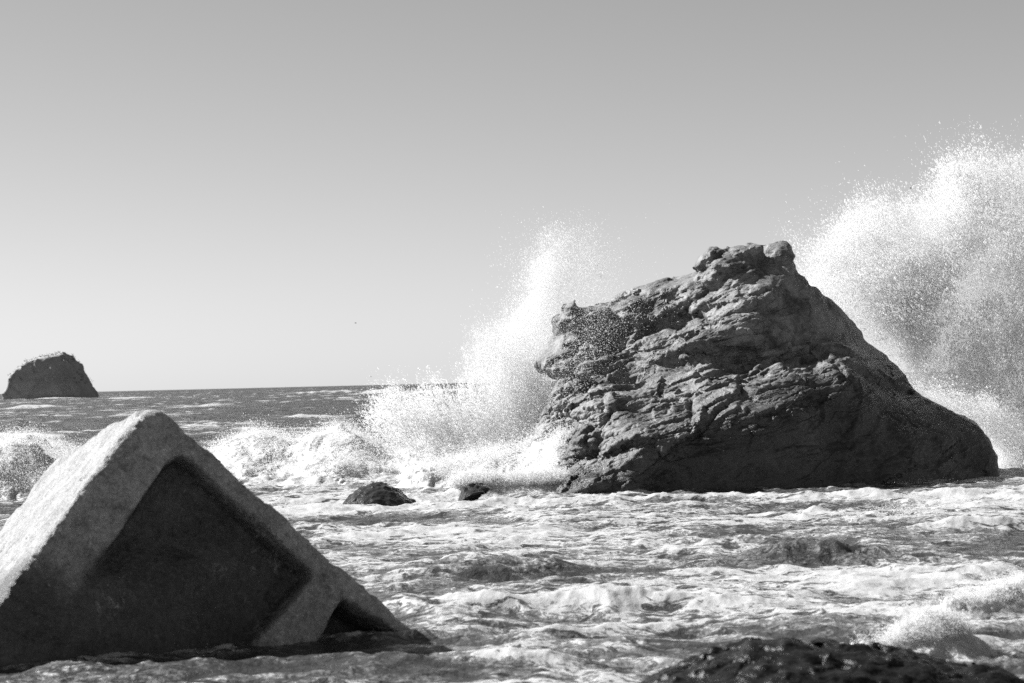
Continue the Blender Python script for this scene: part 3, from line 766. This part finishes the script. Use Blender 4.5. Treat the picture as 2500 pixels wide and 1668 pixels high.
LO, RO = (1120, 1180), (2330, 1350)
left = [plume([(1120,1040),(1080,1000),(1060,900),(1075,810),(1110,750),(1165,700),(1205,650),(1215,600),(1245,570),(1290,580),(1310,620),(1295,660),(1290,720),(1280,800),(1260,900),(1250,1000),(1230,1050)], 51.2, 1.5, 75000, .35, 11, topfade=.85, contrast=.8, rmin=.0025, rk=.002, org=LO, rag=.6),
        plume([(1180,1060),(1110,1000),(1130,850),(1180,770),(1220,720),(1255,740),(1260,850),(1250,950),(1240,1060)], 51.0, 1.1, 40000, .25, 12, topfade=.6, contrast=.5, rmin=.0025, rk=.002, org=LO, rag=.3),
        plume([(900,1010),(850,960),(900,900),(1000,880),(1080,880),(1120,1000),(1000,1030)], 51.5, 1.2, 40000, .35, 13, contrast=1.3, rmin=.003, rk=.003, org=LO),
        plume([(1250,600),(1400,660),(1440,690),(1400,760),(1290,900),(1240,900),(1230,700)], 47.4, 1.4, 14000, .9, 14, contrast=.7, rmin=.0015, rk=.0014, org=LO),
        plume([(1190,720),(1175,590),(1230,540),(1320,540),(1380,600),(1370,660)], 51.2, 1.5, 13000, .45, 15, contrast=1.2, rmin=.002, rk=.002, org=LO)]
sl = spray('sea_spray', 'tall misty plume of spray thrown up against the left side of the huge rock', left, P(1150 * Q, 1150 * Q, 51))
right = [plume([(1830,680),(1845,610),(1880,580),(1960,545),(2040,505),(2100,475),(2130,435),(2160,395),(2200,380),(2250,410),(2300,425),(2345,395),(2400,380),(2600,345),(2600,1200),(2280,1150),(2260,960),(2080,860),(1990,740)], 54.0, 2.4, 330000, .6, 31, sc=1.5, contrast=1.5, cpow=2.6, rmin=.003, rk=.0029, org=RO, rag=.9),
         plume([(1840,600),(1880,530),(2000,470),(2110,430),(2150,370),(2260,360),(2420,340),(2600,300),(2600,420),(2200,480),(1900,620)], 54.0, 2.0, 45000, .35, 32, sc=1.6, contrast=1.2, rmin=.003, rk=.003, org=RO, rag=.8),
         plume([(1990,700),(2150,520),(2180,400),(2220,390),(2230,560),(2150,700),(2120,860),(2060,800)], 54.2, 1.2, 60000, .3, 36, sc=1.8, contrast=1.6, rmin=.004, rk=.004, org=RO, rag=.7),
         plume([(2090,880),(2200,900),(2340,960),(2600,1000),(2600,1150),(2290,1130),(2260,980),(2200,940)], 51.5, 1.4, 40000, .3, 33, contrast=.2, rmin=.003, rk=.003, org=RO)]
sr = spray('sea_spray', 'huge wall of exploding white spray rising behind the right side of the rock', right, P(2350 * Q, 1300 * Q, 54))
def splash(px, py, n, sx, h, rr_):
    c0 = W(px, py); m = rs.exponential(h, n); ang = rs.normal(size=(n, 2)) * sx
    DV.append((np.stack([c0[0] + ang[:, 0] * (1 + m), c0[1] + ang[:, 1] * .4, m * rs.uniform(.2, 1, n)], 1), rs.uniform(.4, 1.3, n) * rr_))
for a_ in [(2190, 1248, 900, .28, .07, .006), (2235, 1262, 500, .25, .05, .006), (1740, 1388, 500, .2, .04, .004), (930, 1185, 500, .35, .07, .006), (1180, 1200, 600, .35, .08, .006), (1215, 1330, 400, .4, .03, .005), (430, 1600, 160, .25, .05, .0035), (1000, 1550, 260, .2, .03, .004), (2280, 1590, 350, .2, .04, .003), (1750, 1192, 400, .5, .05, .006), (2250, 1180, 400, .5, .06, .006)]: splash(*a_)
mist(sl, [(1150,1120),(1090,1040),(1090,930),(1120,820),(1165,740),(1200,680),(1225,610),(1265,585),(1290,640),(1285,720),(1275,800),(1265,900),(1250,1000),(1235,1100)], 51.1, 1.0, .42, .9, 501)
mist(sr, [(1800,700),(1850,620),(1900,580),(1990,545),(2080,500),(2140,450),(2170,405),(2210,400),(2260,430),(2320,430),(2380,405),(2620,370),(2620,1190),(2260,1180),(2200,1000),(2040,880),(1960,760)], 54.2, 1.7, .22, 1.4, 511, rag=.8)
mist(sr, [(2080,880),(2160,905),(2260,950),(2340,985),(2620,1010),(2620,1180),(2280,1180),(2250,1000),(2200,960)], 51.6, .9, .7, .5, 521, rag=.25)
c = np.concatenate([a for a, b in DV]); r = np.concatenate([b for a, b in DV])
V, Fc = drops(c, r); o = mesh_obj('wave_droplets', V, Fc, M_drop)
tag(o, 'fine white droplets flying above the crests of the breaking waves', 'spray', None, 'stuff')
print('spray', round(time.time() - T0, 1))

# ------------------------------------------------------------------ birds
def bird(px, py, Y, s, flap, label):
    c = P(px, py, Y)
    root = bpy.data.objects.new('bird', None); COL.objects.link(root); root.location = c
    tag(root, label, 'bird', 'birds over the sea')
    n = 12; vs = []; fs = []
    for i in range(7):
        t = i / 6; rr = .09 * math.sin(math.pi * min(1, t * .92 + .06)) ** .7 * (1 if t < .75 else .75)
        for k in range(n):
            a = 2 * math.pi * k / n; vs.append((-.35 + .75 * t, rr * math.cos(a), rr * math.sin(a)))
    for i in range(6):
        for k in range(n): fs.append((i * n + k, i * n + (k + 1) % n, (i + 1) * n + (k + 1) % n, (i + 1) * n + k))
    b = mesh_obj('body', np.array(vs) * s, fs, M_bird, root)
    for sg in (-1, 1):
        wv, wf = [], []
        for i in range(6):
            t = i / 5; ch = .22 * (1 - t * .75); yy = sg * (.05 + .62 * t); zz = flap * math.sin(t * 2.2) * .3
            for dx, dz in ((ch * .6, 0), (ch * .2, .02), (-ch * .4, 0), (ch * .2, -.012)): wv.append((dx - .1 * t + .05, yy, zz + dz))
        for i in range(5):
            for k in range(4): wf.append((i * 4 + k, i * 4 + (k + 1) % 4, (i + 1) * 4 + (k + 1) % 4, (i + 1) * 4 + k))
        mesh_obj('wing', np.array(wv) * s, wf, M_bird, root)
bird(2223, 460, 240, .45, .9, 'tiny dark bird high above the wall of spray on the right')
bird(868, 789, 200, .32, .7, 'tiny bird in the pale sky left of the plume, higher of the two')
bird(905, 920, 220, .32, .5, 'tiny bird just above the horizon, left of the plume')
print('done', round(time.time() - T0, 1))
